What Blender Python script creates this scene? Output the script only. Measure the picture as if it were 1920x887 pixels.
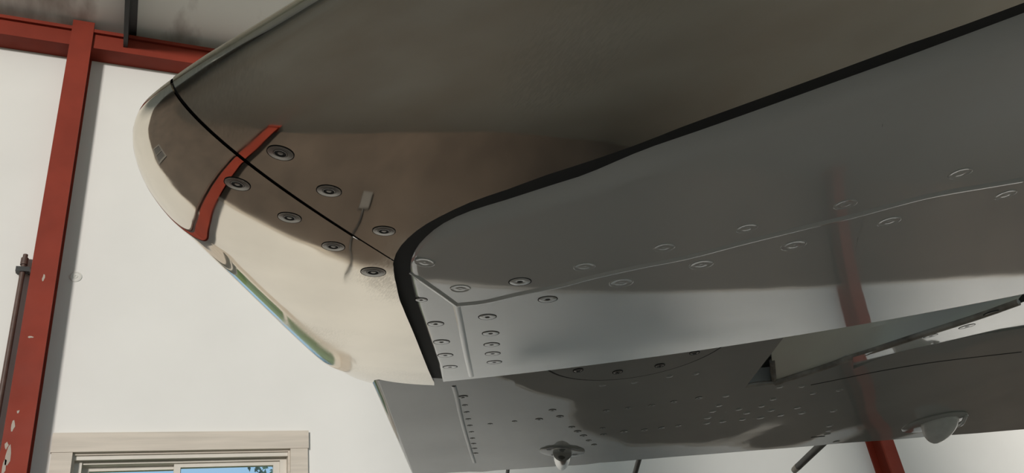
import bpy, bmesh, math, random
from mathutils import Vector, Matrix
from mathutils.bvhtree import BVHTree
random.seed(4)
for o in list(bpy.data.objects): bpy.data.objects.remove(o)
S = bpy.context.scene
COL = S.collection

# ------------------------------------------------------------------ camera
F = 1558.0                                   # focal length in pixels of the 1920 frame
CAMZ = 1.40
AX = Vector((3634, -327, -F)).normalized()   # world X (along the wall) in camera space
AZ = Vector((-416, 2803, -F)).normalized()   # world Z
AY = AZ.cross(AX)
R = Matrix((AX, AY, AZ))                     # camera space -> world
cam = bpy.data.cameras.new('camera'); camo = bpy.data.objects.new('camera', cam); COL.objects.link(camo)
cam.sensor_width = 36.0; cam.lens = 36.0 * F / 1920; cam.clip_start = 0.02; cam.clip_end = 500
camo.matrix_world = Matrix.Translation((0, 0, CAMZ)) @ R.to_4x4()
S.camera = camo
ORG = Vector((0, 0, CAMZ))
def ray(px, py): return R @ Vector((px - 960, -(py - 443.5), -F))
def on_wall(px, py, D):
    d = ray(px, py); return ORG + d * (D / d.y)
FW = R @ Vector((0, 0, -1)); HD = Vector((FW.x, FW.y, 0)).normalized(); RT = Vector((HD.y, -HD.x, 0))

# ------------------------------------------------------------------ world, sun, exposure
SUN_E, SUN_ELEV, SUN_AZ, SKY = 2.3, math.radians(7.0), math.radians(26), 0.85
w = bpy.data.worlds.new('sky'); S.world = w; w.use_nodes = True
nt = w.node_tree; nt.nodes.clear()
tc = nt.nodes.new('ShaderNodeTexCoord'); sep = nt.nodes.new('ShaderNodeSeparateXYZ')
mr = nt.nodes.new('ShaderNodeMapRange'); rp = nt.nodes.new('ShaderNodeValToRGB')
bg = nt.nodes.new('ShaderNodeBackground'); out = nt.nodes.new('ShaderNodeOutputWorld')
nt.links.new(tc.outputs['Generated'], sep.inputs[0]); nt.links.new(sep.outputs['Z'], mr.inputs[0])
mr.inputs[1].default_value = -0.02; mr.inputs[2].default_value = 0.7
rp.color_ramp.elements[0].color = (0.95, 0.93, 0.90, 1); rp.color_ramp.elements[1].color = (0.50, 0.59, 0.74, 1)
e = rp.color_ramp.elements.new(0.3); e.color = (0.42, 0.69, 0.95, 1)
nt.links.new(mr.outputs[0], rp.inputs[0]); nt.links.new(rp.outputs[0], bg.inputs[0]); bg.inputs[1].default_value = SKY
nt.links.new(bg.outputs[0], out.inputs[0])
sl = bpy.data.lights.new('sun', 'SUN'); sl.energy = SUN_E; sl.angle = math.radians(6); sl.color = (1.0, 0.955, 0.89)
so = bpy.data.objects.new('sun', sl); COL.objects.link(so)
sd = Vector((math.sin(SUN_AZ) * math.cos(SUN_ELEV), math.cos(SUN_AZ) * math.cos(SUN_ELEV), -math.sin(SUN_ELEV)))
so.rotation_euler = sd.to_track_quat('-Z', 'Y').to_euler(); so.location = (0, -6, 4)
S.view_settings.view_transform = 'Standard'; S.view_settings.look = 'None'
S.view_settings.gamma = 1.0; S.view_settings.use_curve_mapping = False
S.view_settings.exposure = 0.0

# ------------------------------------------------------------------ materials
def mat(name, col, rough=0.5, metal=0.0, vary=0.0, vscale=8.0, col2=None, bump=0.0, bscale=20.0, bdist=0.01, rvary=0.0,
        coat=0.0, spec=0.5, stretch=None, ramp=(0.35, 0.65), bump2=None):
    m = bpy.data.materials.new(name); m.use_nodes = True
    t = m.node_tree; b = t.nodes['Principled BSDF']
    b.inputs['Base Color'].default_value = (*col, 1); b.inputs['Roughness'].default_value = rough
    b.inputs['Metallic'].default_value = metal; b.inputs['Specular IOR Level'].default_value = spec
    b.inputs['Coat Weight'].default_value = coat; b.inputs['Coat Roughness'].default_value = 0.04
    tcn = t.nodes.new('ShaderNodeTexCoord'); vec = tcn.outputs['Object']
    if stretch:
        mp = t.nodes.new('ShaderNodeMapping'); mp.inputs['Scale'].default_value = stretch
        t.links.new(vec, mp.inputs[0]); vec = mp.outputs[0]
    def noise(sc, det=4.0):
        n = t.nodes.new('ShaderNodeTexNoise'); n.inputs['Scale'].default_value = sc; n.inputs['Detail'].default_value = det
        t.links.new(vec, n.inputs['Vector']); return n
    if vary or col2:
        n = noise(vscale, 6); cr = t.nodes.new('ShaderNodeValToRGB')
        c2 = col2 if col2 else tuple(c * (1 - vary) for c in col)
        cr.color_ramp.elements[0].position = ramp[0]; cr.color_ramp.elements[1].position = ramp[1]
        cr.color_ramp.elements[0].color = (*c2, 1); cr.color_ramp.elements[1].color = (*col, 1)
        t.links.new(n.outputs[0], cr.inputs[0]); t.links.new(cr.outputs[0], b.inputs['Base Color'])
    if rvary:
        n = noise(vscale * 2.3, 5); mm = t.nodes.new('ShaderNodeMapRange')
        mm.inputs[1].default_value = 0.35; mm.inputs[2].default_value = 0.7
        mm.inputs[3].default_value = rough; mm.inputs[4].default_value = rough + rvary
        t.links.new(n.outputs[0], mm.inputs[0]); t.links.new(mm.outputs[0], b.inputs['Roughness'])
    prev = None
    for bs in ([(bump, bscale, bdist)] if bump else []) + ([bump2] if bump2 else []):
        n = noise(bs[1], 2); bp = t.nodes.new('ShaderNodeBump')
        bp.inputs['Strength'].default_value = bs[0]; bp.inputs['Distance'].default_value = bs[2]
        t.links.new(n.outputs[0], bp.inputs['Height'])
        if prev: t.links.new(prev, bp.inputs['Normal'])
        prev = bp.outputs[0]
    if prev: t.links.new(prev, b.inputs['Normal'])
    return m
M = dict(
    wall=mat('white_wall_panel', (0.80, 0.785, 0.755), 0.75, vary=0.04, vscale=2.2, bump=0.15, bscale=3, bdist=0.02),
    wains=mat('brown_wainscot', (0.11, 0.083, 0.064), 0.6, vary=0.3, vscale=3),
    floor=mat('grey_concrete', (0.27, 0.27, 0.262), 0.55, col2=(0.225, 0.21, 0.19), vscale=0.9, bump=0.1, bscale=30),
    ceil=mat('stained_white_ceiling', (0.90, 0.885, 0.83), 0.8, col2=(0.34, 0.28, 0.24), vscale=3.2, stretch=(1, .45, 1), ramp=(0.30, 0.47)),
    red=mat('red_oxide_paint', (0.27, 0.040, 0.022), 0.5, vary=0.18, vscale=5, rvary=0.15, spec=0.2),
    chip=mat('bare_paint_chip', (0.45, 0.38, 0.32), 0.6, vary=0.2),
    dark=mat('dark_steel', (0.045, 0.045, 0.045), 0.45, metal=0.3, vary=0.2),
    trim=mat('cream_painted_wood', (0.64, 0.57, 0.49), 0.55, vary=0.14, vscale=6, stretch=(.6, 3, 9)),
    vinyl=mat('white_vinyl', (0.70, 0.65, 0.58), 0.45, vary=0.08, vscale=9),
    pipe=mat('brown_iron_pipe', (0.12, 0.07, 0.055), 0.5, metal=0.0, vary=0.3, vscale=30),
    washer=mat('translucent_plastic', (0.68, 0.67, 0.63), 0.3),
    polish=mat('polished_aluminium', (0.84, 0.77, 0.655), 0.02, metal=1.0, vary=0.12, vscale=9, rvary=0.03,
               bump=0.02, bscale=9, bdist=0.012),
    paint=mat('grey_gloss_paint', (0.80, 0.80, 0.76), 0.015, vary=0.06, vscale=4, coat=0.8,
              bump=0.03, bscale=6, bdist=0.012, rvary=0.02),
    epaint=mat('grey_elevator_paint', (0.45, 0.45, 0.42), 0.02, vary=0.10, vscale=5, coat=0.0, spec=0.38,
               bump=0.02, bscale=6, bdist=0.02, rvary=0.03),
    rubber=mat('black_rubber_sealant', (0.008, 0.008, 0.007), 0.7, vary=0.3, vscale=40),
    groove=mat('dark_joint', (0.015, 0.014, 0.013), 0.7, vary=0.2),
    steel=mat('brushed_screw_steel', (0.36, 0.34, 0.31), 0.28, metal=0.9, vary=0.25, vscale=300),
    olive=mat('olive_primer', (0.86, 0.85, 0.69), 0.5, col2=(0.80, 0.72, 0.60), vscale=6),
    edge=mat('worn_beige_edge', (0.42, 0.37, 0.31), 0.6, col2=(0.18, 0.15, 0.12), vscale=40),
    wick=mat('brown_wick', (0.07, 0.062, 0.052), 0.5, vary=0.2),
    wtip=mat('pale_wick_tip', (0.40, 0.36, 0.30), 0.5, vary=0.1),
    shade=mat('dark_grey_paint', (0.16, 0.16, 0.15), 0.3, vary=0.1),
    chrome=mat('bright_metal', (0.70, 0.69, 0.66), 0.12, metal=1.0, vary=0.1),
    lens=mat('frosted_white_fairing', (0.82, 0.81, 0.77), 0.18, vary=0.15, vscale=40, coat=0.3),
    grass=mat('meadow_grass', (0.42, 0.43, 0.12), 0.9, col2=(0.22, 0.28, 0.07), vscale=0.8),
    leaf=mat('tree_foliage', (0.06, 0.12, 0.035), 0.9, vary=0.5, vscale=3),
    bark=mat('tree_bark', (0.12, 0.08, 0.05), 0.9, vary=0.3, vscale=6),
    boxg=mat('grey_outlet_box', (0.17, 0.16, 0.15), 0.5, vary=0.1),
)
# hand-buffing swirls on the polished metal: patches of fine scratches
t = M['polish'].node_tree; b = t.nodes['Principled BSDF']; N = t.nodes.new
tco = [n for n in t.nodes if n.type == 'TEX_COORD'][0]
patch = N('ShaderNodeTexNoise'); patch.inputs['Scale'].default_value = 7.0; patch.inputs['Detail'].default_value = 1.5
pr = N('ShaderNodeMapRange'); pr.inputs[1].default_value = .50; pr.inputs[2].default_value = .66
t.links.new(tco.outputs['Object'], patch.inputs['Vector']); t.links.new(patch.outputs[0], pr.inputs[0])
mp = N('ShaderNodeMapping'); mp.inputs['Rotation'].default_value = (0, 0, .9); mp.inputs['Scale'].default_value = (900, 160, 400)
sc = N('ShaderNodeTexNoise'); sc.inputs['Scale'].default_value = 1.0; sc.inputs['Detail'].default_value = 1.0
t.links.new(tco.outputs['Object'], mp.inputs[0]); t.links.new(mp.outputs[0], sc.inputs['Vector'])
mu = N('ShaderNodeMath'); mu.operation = 'MULTIPLY'; t.links.new(sc.outputs[0], mu.inputs[0]); t.links.new(pr.outputs[0], mu.inputs[1])
ma = N('ShaderNodeMath'); ma.operation = 'MULTIPLY_ADD'; ma.inputs[1].default_value = .16
old = b.inputs['Roughness'].links[0].from_socket
t.links.new(mu.outputs[0], ma.inputs[0]); t.links.new(old, ma.inputs[2]); t.links.new(ma.outputs[0], b.inputs['Roughness'])
bc = b.inputs['Base Color'].links[0].from_socket                 # the scratches also dull and brighten the metal
mc = N('ShaderNodeMix'); mc.data_type = 'RGBA'; mc.blend_type = 'MULTIPLY'; mc.inputs[0].default_value = 1.0
sr_ = N('ShaderNodeMapRange'); sr_.inputs[1].default_value = .25; sr_.inputs[2].default_value = .55; sr_.inputs[3].default_value = 1.0; sr_.inputs[4].default_value = .90
t.links.new(mu.outputs[0], sr_.inputs[0]); t.links.new(bc, mc.inputs[6]); t.links.new(sr_.outputs[0], mc.inputs[7]); t.links.new(mc.outputs[2], b.inputs['Base Color'])
g = bpy.data.materials.new('window_glass'); g.use_nodes = True
gt = g.node_tree; gt.nodes.clear()
gl = gt.nodes.new('ShaderNodeBsdfGlossy'); gl.inputs['Roughness'].default_value = 0.02
tr = gt.nodes.new('ShaderNodeBsdfTransparent'); tr.inputs[0].default_value = (0.93, 0.96, 0.97, 1)
mx = gt.nodes.new('ShaderNodeMixShader'); mx.inputs[0].default_value = 0.06; go = gt.nodes.new('ShaderNodeOutputMaterial')
gt.links.new(tr.outputs[0], mx.inputs[1]); gt.links.new(gl.outputs[0], mx.inputs[2]); gt.links.new(mx.outputs[0], go.inputs[0])
M['glass'] = g

# ------------------------------------------------------------------ mesh helpers
def mobj(name, verts, faces, mats, parent=None, smooth=True, fm=None, sharp=None):
    me = bpy.data.meshes.new(name); me.from_pydata([tuple(v) for v in verts], [], faces)
    for m in (mats if isinstance(mats, (list, tuple)) else [mats]): me.materials.append(M[m])
    if fm:
        for p, i in zip(me.polygons, fm): p.material_index = i
    bm = bmesh.new(); bm.from_mesh(me); bmesh.ops.recalc_face_normals(bm, faces=bm.faces); bm.to_mesh(me); bm.free()
    if smooth:
        me.polygons.foreach_set('use_smooth', [True] * len(me.polygons))
        me.set_sharp_from_angle(angle=math.radians(sharp if sharp else 38))
    o = bpy.data.objects.new(name, me); COL.objects.link(o)
    if parent: o.parent = parent
    return o
class MB:
    def __init__(s): s.v = []; s.f = []; s.m = []
    def box(s, a, b, mi=0, cham=0.0):
        k = len(s.v); c = cham
        x0, y0, z0 = [min(a[i], b[i]) for i in range(3)]; x1, y1, z1 = [max(a[i], b[i]) for i in range(3)]
        s.v += [Vector((x, y, z)) for x in (x0, x1) for y in (y0, y1) for z in (z0, z1)]
        for q in ((0, 1, 3, 2), (4, 6, 7, 5), (0, 4, 5, 1), (2, 3, 7, 6), (0, 2, 6, 4), (1, 5, 7, 3)):
            s.f.append([k + i for i in q]); s.m.append(mi)
        return s
    def tube(s, pts, r, n=10, mi=0):
        pts = [Vector(p) for p in pts]; rs = r if isinstance(r, (list, tuple)) else [r] * len(pts); k = len(s.v)
        for i, p in enumerate(pts):
            t = (pts[min(i + 1, len(pts) - 1)] - pts[max(i - 1, 0)]).normalized()
            a = t.cross(Vector((0.3, 0.2, 1)) if abs(t.z) < 0.9 else Vector((1, 0, 0))).normalized(); b = t.cross(a)
            for j in range(n):
                an = 2 * math.pi * j / n; s.v.append(p + (a * math.cos(an) + b * math.sin(an)) * rs[i])
        for i in range(len(pts) - 1):
            for j in range(n):
                s.f.append([k + i * n + j, k + i * n + (j + 1) % n, k + (i + 1) * n + (j + 1) % n, k + (i + 1) * n + j]); s.m.append(mi)
        s.f.append([k + j for j in range(n)]); s.m.append(mi)
        s.f.append([k + (len(pts) - 1) * n + j for j in range(n)]); s.m.append(mi)
        return s
    def lathe(s, prof, n=20, mis=None):           # prof (r, z), open ends unless r = 0
        k = len(s.v)
        for (r, z) in prof:
            for j in range(n): s.v.append(Vector((r * math.cos(2 * math.pi * j / n), r * math.sin(2 * math.pi * j / n), z)))
        for i in range(len(prof) - 1):
            for j in range(n):
                s.f.append([k + i * n + j, k + i * n + (j + 1) % n, k + (i + 1) * n + (j + 1) % n, k + (i + 1) * n + j])
                s.m.append(mis[i] if mis else 0)
        s.f.append([k + (len(prof) - 1) * n + j for j in range(n)]); s.m.append(mis[-1] if mis else 0)
        return s
    def build(s, name, mats, parent=None, smooth=True): return mobj(name, s.v, s.f, mats, parent, smooth, s.m)
def grid(rows, close=False):
    n = len(rows[0]); v = [p for r in rows for p in r]; f = []
    for i in range(len(rows) - 1):
        for j in range(n - 1): f.append([i * n + j, i * n + j + 1, (i + 1) * n + j + 1, (i + 1) * n + j])
    return v, f
def catmull(pts, per=6):
    P = [Vector(p) for p in pts]; P = [2 * P[0] - P[1]] + P + [2 * P[-1] - P[-2]]; o = []
    for i in range(1, len(P) - 2):
        for k in range(per):
            t = k / per; a, b_, c, d = P[i - 1], P[i], P[i + 1], P[i + 2]
            o.append(.5 * ((2 * b_) + (c - a) * t + (2 * a - 5 * b_ + 4 * c - d) * t * t + (3 * b_ - a - 3 * c + d) * t ** 3))
    o.append(P[-2]); return o

catmull_ = catmull
def tag(o, label=None, cat=None, group=None, kind=None):
    if label: o['label'] = label
    if cat: o['category'] = cat
    if group: o['group'] = group
    if kind: o['kind'] = kind
    return o
def empty(name, loc=(0, 0, 0)):
    o = bpy.data.objects.new(name, None); COL.objects.link(o); o.location = loc; o.empty_display_size = 0.1; return o
def adopt(parent, child):                         # keep the world place of a part built in world space
    child.parent = parent; child.matrix_parent_inverse = Matrix.Translation(parent.location).inverted()
    return child

# ------------------------------------------------------------------ the room
WY = 4.0                      # inner face of the far wall
CF = 3.87                     # front face of columns and eave beam
XL, XR, YB = -9.5, 12.0, -8.0
# window opening from the photograph
c0, c1 = on_wall(100, 815, WY), on_wall(577, 810, WY)
wx0, wx1, wz1 = c0.x, c1.x, (c0.z + c1.z) / 2
wz0 = wz1 - 1.16
t_ = 0.085                    # width of the casing boards
ox0, ox1, oz0, oz1 = wx0 + t_, wx1 - t_, wz0 + t_, wz1 - t_
eave = on_wall(0, 25, CF).z
def wall_with_hole(name, x0, x1, z0, z1, hx0, hx1, hz0, hz1, y0, y1):
    b = MB()
    b.box((x0, y0, z0), (hx0, y1, z1)); b.box((hx1, y0, z0), (x1, y1, z1))
    b.box((hx0, y0, z0), (hx1, y1, hz0)); b.box((hx0, y0, hz1), (hx1, y1, z1))
    return b.build(name, 'wall', smooth=False)
tag(wall_with_hole('wall_far', XL, XR, 0, eave + 0.25, ox0, ox1, oz0, oz1, WY, WY + 0.16), kind='structure')
tag(MB().box((XL, YB, -0.2), (XR, WY + 0.16, 0)).build('floor', 'floor', smooth=False), kind='structure')
# left wall with its own window
LWY0, LWY1, LWZ0, LWZ1 = 0.6, 1.9, 1.2, 2.3
b = MB()
b.box((XL - .16, YB, 0), (XL, LWY0, 6.0)); b.box((XL - .16, LWY1, 0), (XL, WY + .16, 6.0))
b.box((XL - .16, LWY0, 0), (XL, LWY1, LWZ0)); b.box((XL - .16, LWY0, LWZ1), (XL, LWY1, 6.0))
tag(b.build('wall_left', 'wall', smooth=False), kind='structure')
# two unseen door leaves added behind the photographer to shade wall and column; the rest of the doorway stands open
tag(MB().box((-4.2, YB - .08, 0), (-2.75, YB, 6.0)).build('shade_door_1', 'wall', smooth=False), kind='structure')
tag(MB().box((-2.0, YB - .08, 0), (-.8, YB, 6.0)).build('shade_door_2', 'wall', smooth=False), kind='structure')
tag(MB().box((XR, YB, 0), (XR + .16, WY + .16, 6.5)).build('wall_right', 'wall', smooth=False), kind='structure')
# ceiling rises from the eave toward the ridge
def ceil_z(y): return eave + 0.03 + (WY - y) * 0.16
v = [(XL - .1, WY + .16, ceil_z(WY + .16)), (XR + .1, WY + .16, ceil_z(WY + .16)), (XR + .1, YB, ceil_z(YB)), (XL - .1, YB, ceil_z(YB))]
v += [(x, y, z + 0.1) for x, y, z in v]
tag(mobj('ceiling', v, [[0, 1, 2, 3], [4, 5, 6, 7], [0, 1, 5, 4], [1, 2, 6, 5], [2, 3, 7, 6], [3, 0, 4, 7]], 'ceil', smooth=False), kind='structure')
# brown lower lining of the far wall
WN = 0.80
XS = on_wall(70, 443, CF).x                      # the lining steps up left of the column
WN2 = 1.14
tag(MB().box((XS, WY - .012, 0), (XR, WY, WN)).build('trim_1', 'wains', smooth=False), kind='structure')
tag(MB().box((XS, WY - .022, WN), (XR, WY, WN + .018)).build('trim_2', 'trim', smooth=False), kind='structure')
tag(MB().box((XL, WY - .012, 0), (XS, WY, WN2)).build('trim_3', 'wains', smooth=False), kind='structure')
tag(MB().box((XL, WY - .022, WN2), (XS, WY, WN2 + .018)).build('trim_4', 'trim', smooth=False), kind='structure')

# window in the far wall
def build_window(n, x0, x1, z0, z1, label):
    W = empty('window_%d' % n, ((x0 + x1) / 2, WY, z0)); tag(W, kind='structure')
    a0, a1, b0, b1 = x0 + t_, x1 - t_, z0 + t_, z1 - t_
    y = WY
    P = lambda nm, m, *bx: adopt(W, (lambda q: q.build(nm, m, smooth=False))((lambda q: [q.box(*k) for k in bx] and q)(MB())))
    P('head_casing', 'trim', ((x0, y - .024, b1), (x1, y, z1)))
    P('side_casing', 'trim', ((x0 + .004, y - .02, b0), (a0, y, b1)))
    P('side_casing', 'trim', ((a1, y - .02, b0), (x1 - .004, y, b1)))
    P('window_sill', 'trim', ((x0 - .02, y - .05, z0 + .05), (x1 + .02, y, b0)))
    P('apron', 'trim', ((x0, y - .016, z0), (x1, y, z0 + .05)))
    # jamb lining set back in the opening
    P('jamb', 'trim', ((a0, y, b0), (a0 + .008, y + .15, b1)), ((a1 - .008, y, b0), (a1, y + .15, b1)),
      ((a0 + .008, y, b1 - .008), (a1 - .008, y + .15, b1)), ((a0 + .008, y, b0), (a1 - .008, y + .15, b0 + .008)))
    P('stop_bead', 'vinyl', ((a0 + .008, y + .012, b1 - .026), (a1 - .008, y + .03, b1 - .008)))
    f0, f1, g0, g1 = a0 + .008, a1 - .008, b0 + .008, b1 - .008
    fr = P('frame', 'vinyl', ((f0, y + .04, g0), (f0 + .03, y + .11, g1)), ((f1 - .03, y + .05, g0), (f1, y + .13, g1)),
           ((f0 + .03, y + .05, g1 - .028), (f1 - .03, y + .13, g1)), ((f0 + .03, y + .05, g0), (f1 - .03, y + .13, g0 + .035)))
    xm = (f0 + f1) / 2 - .03
    for (s0, s1, yy) in ((f0 + .03, xm + .016, .095), (xm - .016, f1 - .03, .065)):
        sa = P('sash', 'vinyl', ((s0, y + yy, g0 + .035), (s0 + .028, y + yy + .025, g1 - .028)), ((s1 - .028, y + yy, g0 + .035), (s1, y + yy + .025, g1 - .028)),
               ((s0 + .028, y + yy, g1 - .046), (s1 - .028, y + yy + .025, g1 - .028)), ((s0 + .028, y + yy, g0 + .035), (s1 - .028, y + yy + .025, g0 + .065)))
        pn = MB().box((s0 + .026, y + yy + .010, g0 + .06), (s1 - .026, y + yy + .014, g1 - .044)).build('pane', 'glass', smooth=False)
        pn.parent = sa
    return W
build_window(1, wx0, wx1, wz0, wz1, '')
W2 = empty('window_2', (XL, (LWY0 + LWY1) / 2, LWZ0)); tag(W2, kind='structure')
ym = (LWY0 + LWY1) / 2
b = MB()
for q in (((XL - .1, LWY0, LWZ0), (XL + .02, LWY0 + .06, LWZ1)), ((XL - .1, LWY1 - .06, LWZ0), (XL + .02, LWY1, LWZ1)),
          ((XL - .1, LWY0 + .06, LWZ0), (XL + .02, LWY1 - .06, LWZ0 + .06)), ((XL - .1, LWY0 + .06, LWZ1 - .06), (XL + .02, LWY1 - .06, LWZ1)),
          ((XL - .1, ym - .03, LWZ0 + .06), (XL, ym + .03, LWZ1 - .06))): b.box(*q)
adopt(W2, b.build('frame', 'vinyl', smooth=False))
for (a, c) in ((LWY0 + .06, ym - .03), (ym + .03, LWY1 - .06)):
    adopt(W2, MB().box((XL - .06, a, LWZ0 + .06), (XL - .055, c, LWZ1 - .06)).build('pane', 'glass', smooth=False))

# steel columns, eave beam and roof purlin
def column(xc, ztop, label):
    wd, tf, tw = 0.105, 0.012, 0.012
    T = empty('steel_column', (xc, (CF + WY) / 2, 0)); tag(T, label, 'column', 'red columns on the white wall')
    adopt(T, MB().box((xc - wd / 2, CF, 0), (xc + wd / 2, CF + tf, ztop)).build('front_flange', 'red', smooth=False))
    adopt(T, MB().box((xc - tw / 2, CF + tf, 0), (xc + tw / 2, WY - tf, ztop)).build('web', 'red', smooth=False))
    adopt(T, MB().box((xc - wd / 2, WY - tf, 0), (xc + wd / 2, WY, ztop)).build('back_flange', 'red', smooth=False))
    adopt(T, MB().box((xc - .07, CF - .03, 0), (xc + .07, WY, .015)).build('base_plate', 'red', smooth=False))
    return T
xa, xb = on_wall(70, 443, CF).x, on_wall(116, 443, CF).x
XC = (xa + xb) / 2
ct = on_wall(166, 41, CF).z
colA = column(XC, ct, 'rust red steel column left of the window, reaching over the eave beam')
# paint chips on the flange
for (px, py, sx, sz) in ((16, 850, 7, 26), (8, 872, 5, 18), (58, 632, 6, 3), (82, 520, 3, 12), (24, 800, 4, 14), (34, 772, 3, 5), (12, 835, 4, 10)):
    p = on_wall(px, py, CF); vs = []
    n = 9
    for j in range(n):
        rr = random.uniform(.45, 1.0); vs.append((p.x + math.cos(j * 2 * math.pi / n) * sx * .0022 * rr, CF - .0006, p.z + math.sin(j * 2 * math.pi / n) * sz * .0022 * rr))
    adopt(colA, mobj('paint_chip', vs, [list(range(n))], 'chip', smooth=False))
XC2 = on_wall(1654, 830, CF).x + .052
colB = column(XC2, ct, 'rust red steel column standing behind the elevator trailing edge')
z0, z1 = on_wall(0, 58, CF).z, eave
b = MB()
prof = [(CF + .02, z0), (WY, z0), (WY, z0 + .008), (CF + .028, z0 + .008), (CF + .028, z1 - .008), (WY, z1 - .008), (WY, z1), (CF + .004, z1), (CF + .004, z1 - .022), (CF + .02, z1 - .022)]
vs = [(x, y, z) for x in (XL, XR) for (y, z) in prof]; n = len(prof)
fs = [[i, (i + 1) % n, n + (i + 1) % n, n + i] for i in range(n)] + [list(range(n)), list(range(n, 2 * n))]
bo = mobj('eave_beam', vs, fs, 'red', smooth=False)
tag(bo, 'long rust red steel beam along the top of the white wall', 'beam')
# purlin under the ceiling
px_ = on_wall(246, 50, CF).x
vs = []; fs = []
for (y) in (WY - .02, YB):
    z = ceil_z(y)
    vs += [(px_ - .028, y, z), (px_ - .028, y, z - .13), (px_ - .006, y, z - .13), (px_ - .006, y, z - .03), (px_ + .03, y, z - .03), (px_ + .03, y, z)]
fs = [[i, (i + 1) % 6, 6 + (i + 1) % 6, 6 + i] for i in range(6)] + [list(range(6)), list(range(6, 12))]
tag(mobj('roof_purlin', vs, fs, 'dark', smooth=False), 'dark grey steel purlin running under the stained ceiling', 'purlin')

# pipe left of the column
p0 = on_wall(46, 490, WY - .035)
T = empty('conduit_pipe', (p0.x, WY - .035, 0)); tag(T, 'thin brown pipe clamped to the wall left of the red column', 'pipe')
adopt(T, MB().tube([(p0.x, WY - .035, 0.0), (p0.x, WY - .035, p0.z)], .0115, 12).build('pipe', 'pipe'))
adopt(T, MB().tube([(p0.x, WY - .035, p0.z - .02), (p0.x, WY - .035, p0.z + .015), (p0.x, WY - .035, p0.z + .017), (p0.x, WY - .035, p0.z + .035)], [.016, .016, .0105, .0105], 12).build('coupling', 'pipe'))
cz = on_wall(44, 507, WY - .035).z
adopt(T, MB().box((p0.x - .028, WY - .052, cz - .012), (p0.x + .028, WY - .02, cz + .012)).box((p0.x - .026, WY - .02, cz - .006), (p0.x - .02, WY, cz + .006)).box((p0.x + .02, WY - .02, cz - .006), (p0.x + .026, WY, cz + .006)).build('clamp', 'dark'))
p0 = on_wall(142, 519, WY)
o = MB().lathe([(.027, 0), (.027, .003), (.020, .0045), (.019, .003), (.010, .003), (.009, .0055), (.004, .0055), (.0035, .002)], 24).build('insulation_washer', 'washer')
o.location = (p0.x, WY, p0.z); o.rotation_euler = (math.pi / 2, 0, 0)
tag(o, 'round plastic washer fixed to the white wall beside the column', 'washer')

T = empty('outlet_box', (.69, WY - .012, .46)); tag(T, 'small grey outlet box with a hanging cord on the brown wall lining', 'outlet box')
b = MB().box((.657, WY - .05, .46), (.723, WY - .012, .55)); adopt(T, b.build('body', 'boxg', smooth=False))
adopt(T, MB().box((.663, WY - .054, .466), (.717, WY - .05, .544)).build('cover_plate', 'boxg', smooth=False))
adopt(T, MB().tube(catmull_([(.69, WY - .03, .55), (.695, WY - .03, .59), (.668, WY - .028, .69), (.672, WY - .026, .75), (.692, WY - .026, .80), (.672, WY - .026, .85), (.660, WY - .006, .872), (.660, WY + .001, .874)]), .0065, 8).build('cord', 'dark'))
T = empty('wall_panel_frame', (-1.43, WY - .012, .88)); tag(T, 'small framed dark panel with a centre bar on the brown wall lining', 'framed panel')
fx0, fx1, fz0, fz1 = -1.60, -1.27, .86, 1.12
b = MB()
for q in (((fx0, fz0), (fx0 + .03, fz1)), ((fx1 - .03, fz0), (fx1, fz1)), ((fx0 + .03, fz0), (fx1 - .03, fz0 + .03)), ((fx0 + .03, fz1 - .03), (fx1 - .03, fz1)), ((-1.44, fz0 + .03), (-1.425, fz1 - .03))):
    b.box((q[0][0], WY - .035, q[0][1]), (q[1][0], WY - .012, q[1][1]))
adopt(T, b.build('frame', 'boxg', smooth=False))
adopt(T, MB().box((fx0 + .025, WY - .02, fz0 + .025), (fx1 - .025, WY - .012, fz1 - .025)).build('panel', 'dark', smooth=False))

# ------------------------------------------------------------------ outdoors
gy = [-80, 7, 12, 20, 30, 42, 60]; gz = [-.22, -.22, .4, 2.1, 4.3, 6.6, 7.4]
rows = [[Vector((x, y, z + (.25 * math.sin(x * .21 + y) if y > 10 else 0))) for x in range(-80, 81, 4)] for y, z in zip(gy, gz)]
v, f = grid(rows); o = mobj('ground', v, f, 'grass'); tag(o, kind='structure')
def tree(x, y, h, rr, label):
    T = empty('tree', (x, y, -.22)); tag(T, label, 'tree')
    t = MB().tube([(x, y, -.22), (x + .1, y, h * .4), (x, y, h * .75)], [.22, .16, .06], 9).build('trunk', 'bark'); adopt(T, t)
    vs = []; fs = []
    for k in range(2600):
        d = Vector((random.gauss(0, 1), random.gauss(0, 1), random.gauss(0, 1))).normalized() * rr * random.uniform(.35, 1) ** .6
        c = Vector((x, y, h * .68)) + Vector((d.x, d.y, d.z * 1.1)); a = Vector((random.gauss(0, 1), random.gauss(0, 1), random.gauss(0, 1))).normalized()
        bb = a.orthogonal().normalized(); i = len(vs); s = .085
        vs += [c - a * s, c + bb * s * .6, c + a * s, c - bb * s * .6]; fs.append([i, i + 1, i + 2, i + 3])
    adopt(T, mobj('crown', vs, fs, 'leaf', smooth=False))
tree(3.2, 17, 6.4, 1.9, 'leafy green tree on the meadow seen through the window')

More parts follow.
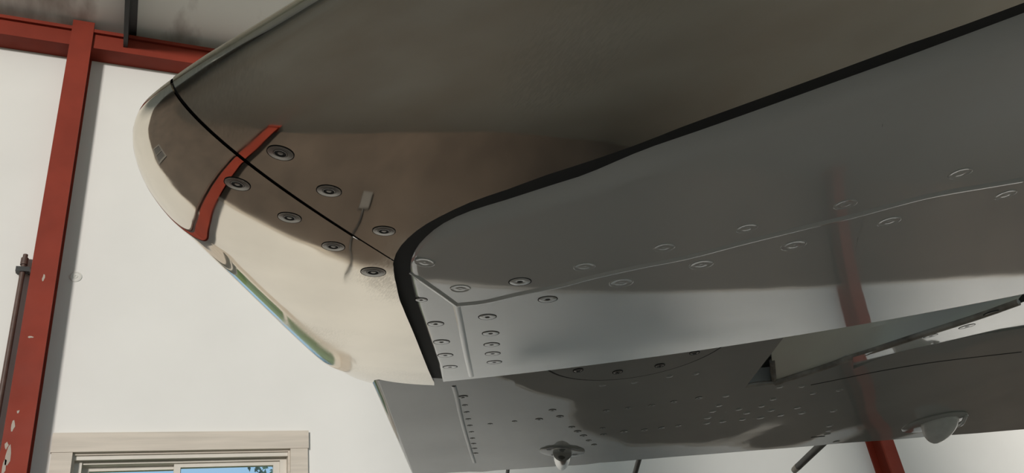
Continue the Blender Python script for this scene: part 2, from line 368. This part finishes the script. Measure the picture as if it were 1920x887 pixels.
# ------------------------------------------------------------------ the tailplane
UA = (0.097, 0.0054, 0.0588, 0.1443, -0.0881, 0.1567, -0.0262, -0.178, -0.0231)
def under(p):                                     # height of the lower skin above the lens: aft coordinate p.y, span p.x
    du = max(-.35, min(.6, p.x)); dv = p.y - .6
    return (.30 + UA[0] * dv + UA[1] * dv * dv + UA[2] * du * dv + UA[3] * du * du + UA[4] * du
            + UA[5] * dv ** 3 + UA[6] * du * dv * dv + UA[7] * du * du * dv + UA[8] * du ** 3)
def W3(u, v, wz): return ORG + RT * u + HD * v + Vector((0, 0, wz))
def uv(px, py, fn=under, add=0.0):
    d = ray(px, py); du, dv, dw = d.dot(RT), d.dot(HD), d.z
    k = 0.3 / dw
    for _ in range(40): k = (fn(Vector((du * k, dv * k))) + add) / dw
    return Vector((du * k, dv * k))
ROOT = W3(0.5, 0.8, 0.33)
TP = empty('aircraft_tailplane', ROOT)
tag(TP, 'grey aircraft tailplane with polished metal leading edge and tip, seen from below', 'tailplane')
def part(o): return adopt(TP, o)
def sub(pa, o):
    o.parent = pa; return o

def resample(pts, n):
    L = [0]
    for a, c in zip(pts[:-1], pts[1:]): L.append(L[-1] + (Vector(c) - Vector(a)).length)
    res = []; j = 0
    for i in range(n):
        s = L[-1] * i / (n - 1)
        while j < len(L) - 2 and L[j + 1] < s: j += 1
        f = (s - L[j]) / max(L[j + 1] - L[j], 1e-9); res.append(Vector(pts[j]).lerp(Vector(pts[j + 1]), f))
    return res
# outline / joint pairs for the polished skin: (outline pixel, joint pixel)
LEOUT = [(560, 0), (495, 40), (430, 79), (375, 113), (322, 149)]
LEIN = [(1097, 305), (1025, 328), (952, 355), (880, 380), (808, 415), (772, 440), (747, 467), (738, 489)]
CAP = [((322, 149), (738, 489)), ((292, 172), (737, 494)), ((270, 194), (738, 500)), ((255, 220), (738, 506)), ((249, 248), (739, 513)), ((250, 275), (740, 521)),
       ((258, 308), (743, 533)), ((278, 352), (746, 548)), ((312, 398), (750, 563)), ((350, 433), (755, 575)), ((400, 481), (761, 590)),
       ((450, 529), (768, 606)), ((500, 577), (776, 625)), ((550, 625), (784, 645)), ((600, 670), (793, 668)), ((630, 691), (799, 683)), ((660, 710), (803, 693)),
       ((700, 720), (808, 704)), ((750, 724), (811, 711)), ((814, 723), (814, 716))]
B_TIP, B_IN = 0.0274, 0.1194
bt = B_TIP
# leading edge stations in plan, extended inboard past the frame
leo = [uv(*p, add=bt) for p in LEOUT]; lei_px = [(1920, 5), (1740, 69), (1537, 144), (1300, 230), (1200, 269)] + LEIN
lei = [uv(*p) for p in lei_px]
d_o = (leo[0] - leo[-2]).normalized(); leo = [leo[0] + d_o * 1.25, leo[0] + d_o * .8, leo[0] + d_o * .4, leo[0] + d_o * .15] + leo
d_i = (lei[0] - lei[3]).normalized(); lei = [lei[0] + d_i * .75, lei[0] + d_i * .35] + lei
leo = resample(catmull(leo), 80); lei = resample(catmull(lei), 80)
PW0 = 0.5665; PW1 = 0.64; PW2 = 0.45; B2 = 0.02; OA = 0.952
def sstep(a, b_, x):
    t = max(0.0, min(1.0, (x - a) / (b_ - a))); return t * t * (3 - 2 * t)
def cap_b(f): return (B_TIP + (B2 - B_TIP) * sstep(.1, .55, f)) * (1 - .45 * sstep(.78, 1.0, f))
def cap_pw(f): return PW0 + (PW1 - PW0) * sstep(0, .4, f) + (PW2 - PW1) * sstep(.35, .7, f)
cap_o = catmull([uv(*p, add=cap_b(k / 19) * (1 + (OA - 1) * sstep(0, .3, k / 19)) * (1 - .45 * sstep(.72, .85, k / 19))) for k, (p, q) in enumerate(CAP)], 5)
cap_i = catmull([uv(*q) for p, q in CAP], 5)
NPH = 60
def ring(o_, i_, bb, off=0.0, pw=1.0):
    row = []
    row.append(W3(i_.x, i_.y, under(i_) + 0.010))                     # the edge folds up into the joint
    ph0 = math.asin(.85 ** (1 / pw))
    ss = [(.85 * k / 22, math.asin((.85 * k / 22) ** (1 / pw))) for k in range(22)]
    for k in range(39):
        ph = ph0 + (math.radians(168) - ph0) * k / 38
        ss.append((math.sin(ph) ** pw if ph < math.pi / 2 else math.sin(ph), ph))
    for q, ph in ss:
        p = i_.lerp(o_, q); row.append(W3(p.x, p.y, under(p) + bb * (1 - math.cos(ph)) - off))
    return row
rows = []
for k, (o_, i_) in enumerate(zip(leo, lei)):
    f = k / 79; rows.append(ring(o_, i_, B_IN + (B_TIP - B_IN) * min(1, f * 1.15), pw=PW0))
# stop a hair short of the tip joint
def trimrow(ra, rb, gap):
    return [a + (b_ - a).normalized() * gap if (b_ - a).length > gap else a for a, b_ in zip(ra, rb)]
rows[-1] = trimrow(rows[-1], rows[-2], 0.0012)
v, f = grid(rows)
le = part(mobj('leading_edge_skin', v, f, 'polish', sharp=50)); le['label'] = 'polished metal leading edge skin'
rows = []
nc = len(cap_o)
for k, (o_, i_) in enumerate(zip(cap_o, cap_i)):
    f = k / (nc - 1); bb = cap_b(f)
    rows.append(ring(o_, i_, bb, off=0.0006, pw=cap_pw(f)))
seam_row = rows[0]
rows[0] = trimrow(rows[0], rows[1], 0.0016)
v, f = grid(rows)
capo = part(mobj('tip_cap', v, f, 'polish', sharp=50)); capo['label'] = 'polished metal tip cap'
# dark joint between leading edge skin and cap
v = []; f = []
NS = len(seam_row)
for j in range(1, NS):
    p = seam_row[j]; al = (seam_row[min(j + 1, NS - 1)] - seam_row[max(j - 1, 1)]).normalized()
    ac = rows[2][j] - rows[0][j]; ac = (ac - al * ac.dot(al)).normalized(); nn = al.cross(ac).normalized()
    if (nn.z if j < 30 else nn.dot(W3(-.05, .56, under(Vector((-.05, .56))) + .03) - p)) < 0: nn = -nn
    v += [p - ac * .0035 + nn * .0022, p + ac * .0035 + nn * .0022]
for j in range(NS - 2): f.append([2 * j, 2 * j + 1, 2 * j + 3, 2 * j + 2])
part(mobj('cap_joint', v, f, 'groove'))

# black sealant band round the centre panel
OUTE = lei_px + [(740, 523), (749, 559), (767, 602), (788, 653), (814, 716)]
INE = [(1920, 32), (1740, 98), (1537, 171), (1300, 255), (1200, 290), (1097, 332), (1032, 353), (952, 379), (880, 402), (826, 427), (790, 456), (772, 481), (766, 509),
       (776, 559), (795, 613), (817, 675), (831, 715)]
oe = [uv(*p) for p in OUTE]; ie = [uv(*p) for p in INE]
oe = [oe[0] + d_i * .75] + oe; ie = [ie[0] + d_i * .75] + ie
oe = resample(catmull(oe), 120); ie = resample(catmull(ie), 120)
rows = [[W3(*(a.lerp(c, t)), under(a.lerp(c, t)) + .0035) for t in (-.15, .1, .3, .5, .7, .9, 1.15)] for a, c in zip(oe, ie)]
v, f = grid(rows); rb = part(mobj('sealant_band', v, f, 'rubber')); rb['label'] = 'black rubber sealant band'

# grey centre panel
te0, te1 = uv(831, 716), uv(1910, 553)
d_t = (te1 - te0).normalized()
te_end = te1 + d_t * .75
NT = 120
rows = []
# parameter along the band: match far inboard to far inboard, corner to corner
Ls = [0]
for a, c in zip(ie[:-1], ie[1:]): Ls.append(Ls[-1] + (c - a).length)
corner = min(range(NT), key=lambda k: (ie[k] - uv(770, 490)).length)
for k in range(NT):
    a = ie[k]
    if k <= corner: tpt = te_end.lerp(te0.lerp(te1, .10), (k / corner) ** .9)
    else: tpt = te0.lerp(te1, .10).lerp(te0, (k - corner) / (NT - 1 - corner))
    L = (tpt - a).length; row = []
    rr = min(.034, L * .3)
    row.append(W3(a.x, a.y, under(a) + .022))
    for q in range(11):
        an = math.pi / 2 * q / 10; s = rr * (1 - math.cos(an)) / max(L, 1e-6); hgt = .0085 * (1 - math.sin(an)) * (rr / .034)
        p = a.lerp(tpt, s); row.append(W3(p.x, p.y, under(p) + hgt))
    s0 = rr / max(L, 1e-6)
    for q in range(1, 15):
        p = a.lerp(tpt, s0 + (1 - s0) * q / 14); row.append(W3(p.x, p.y, under(p)))
    p = tpt; row.append(W3(p.x, p.y + .001, under(p) + .004)); row.append(W3(p.x, p.y + .001, under(p) + .012))
    for q in range(1, 9):                                                   # upper skin back to the front
        p = tpt.lerp(a, q / 8); row.append(W3(p.x, p.y, under(p) + .012 + (.105 if k < 80 else .06) * math.sin(q / 8 * math.pi / 2)))
    rows.append(row)
v, f = grid(rows); pan = part(mobj('centre_panel', v, f, 'paint', sharp=60)); pan['label'] = 'grey painted centre panel'

# ------------------------------------------------------------------ elevator
EH = 0.360
def euv(px, py): return uv(px, py, fn=lambda p: EH + edz(p.x, p.y))
def sstep(a, b_, x):
    t = max(0.0, min(1.0, (x - a) / (b_ - a))); return t * t * (3 - 2 * t)
def edz(u, v):                                   # twist toward the tip and slight oil-canning of the thin skin
    d_ = -.055 * max(0, v - .95) * (1 - sstep(-.16, .10, u)) * -1.0
    d_ -= .018 * max(0, v - .9) * sstep(-.05, .2, u)
    d_ += 0.0004 * math.sin(u * 17 + 1.0) * math.sin((v - .9) * 24) + .0003 * math.sin(u * 31 + v * 9)
    return d_
def E3(q, dz=0.0): return W3(q.x, q.y, EH + edz(q.x, q.y) + dz)
tipA, tipB = euv(712, 716), euv(776, 890)
vfront = te0.y - .035
tipF = tipA + (tipA - tipB).normalized() * ((tipA.y - vfront) / abs((tipB - tipA).normalized().y))
teA, teB = euv(905, 885), euv(1920, 805)
dt = (teB - teA).normalized()
teL = tipB + (tipB - tipA).normalized() * .006
teR = teB + dt * .55
inF = Vector((teR.x - .1, vfront))
sA = euv(1397, 727); sB = euv(1480, 619); sBf = sB + (sB - sA) * .35
slot = [euv(*p) for p in ((1453, 721), (1500, 706), (1550, 690), (1600, 672), (1660, 652), (1720, 628), (1770, 609), (1820, 590), (1860, 573), (1902, 553))]
LIP = [euv(*p) for p in ((1600, 692), (1660, 668), (1740, 646), (1830, 629), (1920, 615))]
slotEnd = slot[-1] + (slot[-1] - slot[-2]) * .5
TEs = [teL, teL.lerp(teA, .5)] + [euv(x, 885 - (x - 905) * .0788) for x in (905, 975, 1050, 1125, 1200, 1300, 1400, 1520, 1650, 1780, 1920)] + [teB.lerp(teR, .5), teR]
lipEnd = LIP[-1] + (LIP[-1] - LIP[-2]) * 4.0
base = [tipF, tipB, teL] + TEs[1:] + [lipEnd] + LIP[::-1] + slot[3::-1] + [sA, sB, sBf]
def slab(name, poly, zf, thick, m, split=True):
    n = len(poly); vs = [W3(p.x, p.y, zf(p)) for p in poly] + [W3(p.x, p.y, zf(p) + thick) for p in poly]
    bm = bmesh.new(); bv = [bm.verts.new(q) for q in vs]
    fb = bm.faces.new(bv[:n]); bmesh.ops.triangulate(bm, faces=[fb])
    for i in range(n): bm.faces.new([bv[i], bv[(i + 1) % n], bv[n + (i + 1) % n], bv[n + i]])
    for ax_, lo, hi, st in ((RT, -.3, 1.7, .025), (HD, .7, 2.2, .025)):
        k = lo
        while k < hi:
            bmesh.ops.bisect_plane(bm, geom=bm.verts[:] + bm.edges[:] + bm.faces[:], plane_co=ORG + ax_ * k, plane_no=ax_); k += st
    for q in bm.verts:
        dd = q.co - ORG; q.co.z += edz(dd.dot(RT), dd.dot(HD))
    me = bpy.data.meshes.new(name); bmesh.ops.recalc_face_normals(bm, faces=bm.faces); bm.to_mesh(me); bm.free()
    me.materials.append(M[m]); me.polygons.foreach_set('use_smooth', [True] * len(me.polygons)); me.set_sharp_from_angle(angle=math.radians(40))
    o = bpy.data.objects.new(name, me); COL.objects.link(o); return o
el = part(slab('elevator', base, lambda p: EH, .028, 'epaint')); el['label'] = 'grey painted elevator behind the tailplane'
# upper skin closes the elevator from above
up = [tipF, teL] + TEs[1:] + [inF]
def upz(p): return EH + edz(p.x, p.y) + .030 + .05 * max(0, min(1, (1.35 - p.y) / .5))
vs = [W3(p.x, p.y, upz(p)) for p in up]
sub(el, mobj('upper_skin', vs, [list(range(len(vs)))], 'epaint', smooth=False))
# rounded closing rib along the tip
b = MB(); n_t = (tipB - tipF).normalized(); s_t = Vector((-n_t.y, n_t.x));
if s_t.x > 0: s_t = -s_t
rows = []
for t in range(13):
    p = tipF.lerp(teL, t / 12); fat = 1 - .75 * t / 12; row = []
    for q in range(9):
        an = math.pi * q / 8
        c_ = p + s_t * (.016 * fat * math.sin(an)); row.append(W3(c_.x, c_.y, EH + edz(p.x, p.y) + .030 * fat * (1 - math.cos(an)) / 1.0 * .8))
    rows.append(row)
v, f = grid(rows); sub(el, mobj('tip_rib', v, f, 'epaint'))
# inboard hinge fairing: bright lip below the slot
lipz = lambda p: EH - .12 * max(0, (LIP[0].y + (p.x - LIP[0].x) * (LIP[-1].y - LIP[0].y) / (LIP[-1].x - LIP[0].x)) - p.y)
lipfn_uv = []
ed = [uv(px, py, fn=lambda v_: EH - .012 * 1.0) for (px, py) in ((1600, 672), (1660, 652), (1720, 628), (1770, 609), (1820, 590), (1860, 573), (1904, 553))]
lip_top = ed + [ed[-1] + (ed[-1] - ed[-2]) * 4]
lip_bot = resample(LIP + [lipEnd], len(lip_top))
rows = [[W3(*(a.lerp(c, t)), lipz(a.lerp(c, t)) - .0008) for t in (0, .2, .4, .6, .8, 1)] for a, c in zip(lip_top, lip_bot)]
v, f = grid(rows); fair = part(mobj('hinge_fairing', v, f, 'paint')); fair['label'] = 'smooth grey hinge fairing'
# worn edge round the slot
edge_pts = [E3(q, .002) for q in slot[:4]] + [W3(q.x, q.y, lipz(q) + .001) for q in ed[1:]]
sub(el, MB().tube(catmull(edge_pts, 4), .0042, 8).build('slot_edge', 'edge'))
# olive plate inside the slot
top_l = uv(1440, 600, fn=lambda v_: EH + .05); top_r = uv(1935, 530, fn=lambda v_: EH + .05)
rowsA = [q + Vector((0, 0, .003)) for q in resample(catmull(edge_pts, 4), 24)]
rowsB = [W3(*(top_l.lerp(top_r, k / (len(rowsA) - 1))), EH + .05) for k in range(len(rowsA))]
v, f = grid([rowsA, [a.lerp(c, .5) for a, c in zip(rowsA, rowsB)], rowsB]); sub(el, mobj('recess_plate', v, f, 'olive'))
b = MB(); b.tube([rowsA[0], rowsA[0].lerp(rowsB[0], .35)], .004, 8); sub(el, b.build('plate_edge', 'edge'))
q0, q1 = sA, slot[0]
sub(el, MB().tube([E3(q0, .003), E3(q0.lerp(q1, .5), .004), E3(q1, .003)], .0035, 8).build('slot_edge', 'edge'))

# ------------------------------------------------------------------ fasteners and small details placed on the skins
bpy.context.view_layer.update()
def bvh(o):
    me = o.data; return BVHTree.FromPolygons([v_.co.copy() for v_ in me.vertices], [list(p.vertices) for p in me.polygons])
TREES = {o: bvh(o) for o in (le, capo, pan, el, fair)}
def hit(o, px, py):
    d = ray(px, py).normalized(); loc, n_, i, di = TREES[o].ray_cast(ORG, d)
    if loc is None: return None
    if n_.dot(d) > 0: n_ = -n_
    return loc, n_, di
def screw_mesh(kind):
    b = MB()
    if kind == 'cup':      # cup washer, dark rim, socket
        b.lathe([(1.0, -.15), (1.0, .020), (.95, .022), (.93, .016), (.91, .020), (.54, .024), (.50, .034), (.43, .034), (.38, .012), (.20, .012), (.15, .02)], 28, [1, 1, 1, 0, 2, 1, 2, 1, 1, 2, 2])
        ms = ['polish', 'groove', 'steel']
    elif kind == 'ring':   # painted over flush screw with thin dark rim
        b.lathe([(1.0, -.1), (1.0, .012), (.93, .014), (.90, .010), (.88, .016), (.30, .018), (.26, .010), (.2, .010)], 26, [1, 1, 1, 0, 0, 0, 1, 1])
        ms = ['paint', 'groove']
    elif kind == 'blind':  # fully painted over
        b.lathe([(1.0, -.1), (1.0, .02), (.93, .045), (.85, .022), (.4, .022), (.3, .045), (.2, .035)], 26, [0] * 7); ms = ['paint']
    elif kind == 'rivet':
        b.lathe([(1.0, -.1), (.98, .06), (.8, .12), (.5, .10), (.3, .06)], 12, [1, 0, 0, 0, 1]); ms = ['epaint', 'groove']
    elif kind == 'flat':
        b.lathe([(1.0, -.1), (.95, .08), (.7, .14), (.3, .15)], 12, [0] * 4); ms = ['epaint']
    else:                  # cross head screw
        b.lathe([(1.0, -.15), (1.0, .08), (.90, .10), (.86, .04), (.80, .08), (.45, .16), (.1, .18)], 20, [1, 1, 1, 0, 0, 0, 0])
        k = len(b.v)
        for (sx, sy) in ((.55, .12), (.12, .55)):
            i = len(b.v); b.v += [Vector((-sx, -sy, .19)), Vector((sx, -sy, .19)), Vector((sx, sy, .19)), Vector((-sx, sy, .19))]; b.f.append([i, i + 1, i + 2, i + 3]); b.m.append(1)
        ms = ['steel', 'groove']
    o = b.build('m_' + kind, ms); me = o.data; bpy.data.objects.remove(o); return me
SM = {k: screw_mesh(k) for k in ('cup', 'ring', 'blind', 'rivet', 'flat', 'cross')}
def screw(pa, px, py, wpx, kind, name='screw'):
    h_ = hit(pa, px, py)
    if not h_: return
    loc, n_, di = h_
    r_ = wpx * .5 * di / ray(px, py).length * 1.0
    o = bpy.data.objects.new(name, SM[kind]); COL.objects.link(o)
    q = n_.to_track_quat('Z', 'Y')
    mw = Matrix.Translation(loc + n_ * .0002) @ q.to_matrix().to_4x4() @ Matrix.Rotation(random.uniform(0, 1.5), 4, 'Z') @ Matrix.Diagonal((r_, r_, min(r_, .012), 1))
    o.parent = pa; o.matrix_basis = mw
for (px, py, s) in ((526, 287, 52), (617, 358, 48), (720, 433, 44)): screw(le, px, py, s, 'cup')
for (px, py, s) in ((445, 345, 50), (543, 408, 45), (625, 462, 44), (700, 510, 48)): screw(capo, px, py, s, 'cup')
for (px, py, s, k) in ((796, 492, 40, 'blind'), (817, 607, 32, 'ring'), (828, 641, 32, 'ring'), (835, 666, 30, 'ring'), (844, 688, 28, 'ring'), (790, 562, 24, 'ring'),
        (914, 594, 35, 'ring'), (920, 625, 33, 'ring'), (922, 646, 31, 'ring'), (924, 663, 30, 'ring'), (927, 679, 29, 'ring'),
        (863, 541, 40, 'blind'), (975, 528, 44, 'ring'), (1027, 561, 38, 'ring'), (1096, 500, 42, 'blind'), (1165, 530, 46, 'blind'), (1245, 464, 42, 'blind'),
        (1315, 496, 46, 'blind'), (1400, 428, 42, 'blind'), (1488, 460, 48, 'blind'), (1585, 383, 44, 'blind'), (1667, 415, 44, 'blind'), (1800, 325, 44, 'blind'), (1885, 365, 40, 'blind')):
    screw(pan, px, py, s, k)
for (px, py, s) in ((1745, 630, 26), (1813, 612, 30), (1862, 587, 34), (1907, 566, 38)): screw(fair, px, py, s, 'ring')
RV = [(868, 744, 20), (872, 760, 11), (875, 773, 11), (878, 786, 11), (881, 798, 11), (884, 810, 10), (886, 822, 10), (888, 832, 10), (890, 841, 10), (892, 850, 10),
      (919, 795, 10), (965, 790, 10), (1036, 769, 15), (1011, 786, 15), (1050, 781, 15), (1137, 770, 13), (1178, 765, 12), (1222, 760, 13), (1263, 753, 13), (1310, 746, 14),
      (1072, 801, 13), (1083, 809, 14), (1094, 817, 14), (1104, 826, 11), (1114, 834, 11), (1130, 803, 11), (1132, 815, 13), (1170, 809, 14), (1208, 806, 13), (1240, 802, 12), (1272, 798, 12)]
RW = [(1325, 793), (1355, 790), (1392, 786), (1426, 783), (1464, 778), (1504, 774), (1563, 770), (1327, 783), (1336, 771), (1348, 760), (1361, 742), (1385, 767), (1400, 774),
      (1428, 761), (1446, 769), (1450, 748), (1495, 764), (1556, 798), (1554, 807), (1551, 814), (1568, 828), (1525, 737), (1504, 724), (1462, 725), (1574, 731), (1130, 722), (1190, 716), (1255, 705), (1305, 700)]
for (px, py, s) in RV: screw(el, px, py, s, 'rivet', 'rivet')
for (px, py) in RW: screw(el, px, py, 14, 'flat', 'rivet')

# inspection cover on the elevator: circle through three points of its rim
a, c, d = euv(1037, 695), euv(1172, 708), euv(1358, 645)
ax, ay, bx_, by_, cx_, cy_ = a.x, a.y, c.x, c.y, d.x, d.y
D_ = 2 * (ax * (by_ - cy_) + bx_ * (cy_ - ay) + cx_ * (ay - by_))
ux = ((ax * ax + ay * ay) * (by_ - cy_) + (bx_ ** 2 + by_ ** 2) * (cy_ - ay) + (cx_ ** 2 + cy_ ** 2) * (ay - by_)) / D_
uy = ((ax * ax + ay * ay) * (cx_ - bx_) + (bx_ ** 2 + by_ ** 2) * (ax - cx_) + (cx_ ** 2 + cy_ ** 2) * (bx_ - ax)) / D_
rad = (Vector((ux, uy)) - a).length
b = MB().lathe([(1.0, 0), (1.0, -.0012), (.985, -.0012), (.98, -.0004), (.972, -.0018), (.5, -.0020), (.05, -.0020)], 72, [1, 1, 1, 1, 0, 0, 0])
for v_ in b.v: v_.x *= rad; v_.y *= rad
for v_ in b.v:                                   # the forward part of the disc is tucked under the tailplane
    wv = RT * 0 + Vector((v_.x, v_.y, 0)); av = uy + wv.dot(HD)
    if av < te0.y - .03: v_ += HD * (te0.y - .03 - av)
o = b.build('inspection_cover', ['epaint', 'groove']); o.location = W3(ux, uy, EH + edz(*c) - .0006)
sub(el, o)
cover_z = EH + edz(*c) - .0026
for (px, py, s) in ((1084, 694, 20), (1158, 697, 20), (1237, 685, 20), (1302, 661, 20)):
    q = uv(px, py, fn=lambda v_: cover_z); o = bpy.data.objects.new('screw', SM['cross']); COL.objects.link(o)
    r_ = s * .5 * W3(q.x, q.y, cover_z).length * 0 + s * .5 * (W3(q.x, q.y, cover_z) - ORG).length / ray(px, py).length
    mw = Matrix.Translation(W3(q.x, q.y, cover_z)) @ Matrix.Rotation(math.pi, 4, 'X') @ Matrix.Rotation(random.uniform(0, 1.5), 4, 'Z') @ Matrix.Diagonal((r_, r_, .010, 1))
    o.parent = el; o.matrix_basis = mw

# raised lap lines on the centre panel and elevator
def bead(pa, pts, wd, hg, name, m):
    P = [hit(pa, *p) for p in [tuple(q) for q in catmull(pts, 5)]]; P = [p for p in P if p]
    rows = []
    for k, (loc, n_, di) in enumerate(P):
        t = (P[min(k + 1, len(P) - 1)][0] - P[max(k - 1, 0)][0]).normalized(); s = n_.cross(t).normalized()
        rows.append([loc + s * (wd * x) + n_ * (hg * (1 - x * x) - .0001) for x in (-1, -.6, -.2, .2, .6, 1)])
    v, f = grid(rows); return sub(pa, mobj(name, v, f, m))
bead(pan, [(768, 510), (800, 532), (830, 553), (856, 572)], .0035, .0014, 'lap_ridge', 'paint')
bead(pan, [(856, 572), (862, 600), (869, 635), (876, 670), (884, 706)], .0035, .0012, 'lap_ridge', 'paint')
bead(pan, [(856, 572), (910, 566), (975, 551), (1050, 536), (1110, 520), (1200, 500), (1290, 482), (1390, 456), (1515, 425), (1600, 405), (1740, 368), (1870, 345), (1918, 337)], .005, .0016, 'lap_ridge', 'paint')
bead(el, [(851, 724), (857, 745), (862, 770), (868, 795), (875, 820), (884, 850), (890, 868)], .0035, .0012, 'lap_ridge', 'epaint')
bead(el, [(1520, 722), (1570, 712), (1660, 694), (1760, 678), (1915, 660)], .002, .0006, 'skin_crack', 'groove')
bead(el, [(1520, 820), (1533, 819), (1546, 818)], .003, .0008, 'skin_crack', 'groove')

# static wicks at the elevator trailing edge
def wick(px, py, qx, qy, rpx, ext):
    q = euv(px, py); p = E3(q, .012); dist = (p - ORG).length
    d = ray(qx, qy).normalized(); e_ = ORG + d * (dist * 1.12)
    dr = (e_ - p).normalized(); r_ = rpx * .5 * dist / F; L = (e_ - p).length * ext; p = p - dr * .02; L += .02
    b = MB().tube([p, p + dr * L * .86], r_, 10, 0).tube([p + dr * L * .86, p + dr * L * .99, p + dr * L], [r_ * 1.05, r_ * .95, r_ * .5], 10, 1)
    o = sub(el, b.build('static_wick', ['wick', 'wtip'])); return o
wick(1553, 836, 1489, 882, 13, 1.0)
wick(1204, 862, 1180, 925, 10, 1.0)
wick(955, 882, 948, 920, 7, 1.0)

# drain mast (chromed cone) and domed fairing on the elevator
def flange(px, py, rx, name):
    loc, n_, di = hit(el, px, py); r_ = rx * di / F
    return loc, r_
loc, r_ = flange(1054, 846, 41, '')
b = MB().lathe([(1.0, 0.001 / r_), (1.0, -.0014 / r_), (.96, -.0019 / r_), (.42, -.002 / r_)], 32, [0] * 4)
for k in range(4):
    an = k * math.pi / 2 + .6; i = len(b.v)
    for j in range(10): b.v.append(Vector((.68 * math.cos(an) + .12 * math.cos(j * .6283), .68 * math.sin(an) + .12 * math.sin(j * .6283), -.0024 / r_)))
    b.f.append([i + j for j in range(10)]); b.m.append(1)
i = len(b.v)                                      # crescent slot on the forward rim
arc = [(.97 * math.cos(t), .97 * math.sin(t)) for t in [math.radians(40 + 100 * j / 14) for j in range(15)]]
for (x, y) in arc: b.v.append(Vector((x, y, -.0024 / r_)));
for (x, y) in arc: b.v.append(Vector((x * .88, y * .88, -.0024 / r_)))
for j in range(14): b.f.append([i + j, i + j + 1, i + 15 + j + 1, i + 15 + j]); b.m.append(1)
for v_ in b.v: v_ *= r_
o = b.build('mast_flange', ['epaint', 'groove']); o.location = loc
zz = -hit(el, 1054, 846)[1]; yy = (-HD - zz * (-HD).dot(zz)).normalized(); xx = yy.cross(zz)
o.rotation_euler = Matrix((xx, yy, zz)).transposed().to_euler()
o.data.materials[1] = M['shade']; mf = sub(el, o)
tipd = hit(el, 1051, 867)[0] + Vector((0, 0, -.012))
a0 = loc + Vector((0, 0, -.002)); b = MB(); rr = r_ * .42
pts = [a0.lerp(tipd, t) for t in (0, .2, .45, .7, .88, .97, 1)]
b.tube(pts, [rr, rr * .97, rr * .86, rr * .66, rr * .42, rr * .28, rr * .16], 20)
sub(el, b.build('drain_mast', 'chrome'))
sub(el, MB().tube([a0 - HD * rr * 1.1 + Vector((0, 0, .002)), a0 - HD * rr * 1.1 + Vector((0, 0, -.0015)), a0 - HD * rr * 1.05 + Vector((0, 0, -.0025))], [rr * .4, rr * .36, rr * .2], 14).build('mast_bolt', 'shade'))

loc, r_ = flange(1752, 792, 52, '')
b = MB().lathe([(1.0, 0.001 / r_), (1.0, -.001 / r_), (.9, -.003 / r_), (.5, -.004 / r_)], 32, [0] * 4)
for v_ in b.v: v_ *= r_
o = b.build('dome_flange', ['epaint']); o.location = loc; sub(el, o)
# quarter dome open toward the aft side
rows = []
cd = loc
for k in range(15):
    th = math.pi * k / 14; row = []
    for j in range(11):
        ph = math.pi / 2 * j / 10
        x = math.cos(th) * math.cos(ph) * .62 * r_; y = -math.sin(th) * math.cos(ph) * .75 * r_; z = -math.sin(ph) * .55 * r_
        tw = RT * math.cos(.5) + HD * math.sin(.5); tv = HD * math.cos(.5) - RT * math.sin(.5)
        row.append(cd + tw * x + tv * (y + .25 * r_ * math.sin(ph)) + Vector((0, 0, z - .002)))
    rows.append(row)
v, f = grid(rows); o = sub(el, mobj('domed_fairing', v, f, 'lens'))
sm = o.modifiers.new('shell', 'SOLIDIFY'); sm.thickness = .003; sm.offset = 0
P = [hit(el, *q)[0] + Vector((0, 0, -.004)) for q in ((1774, 797), (1788, 792), (1800, 784), (1810, 775))]
P[2] += Vector((0, 0, -.006)); P[1] += Vector((0, 0, -.004))
sub(el, MB().tube(catmull(P, 4), .0035, 8).build('drip_rail', 'lens'))
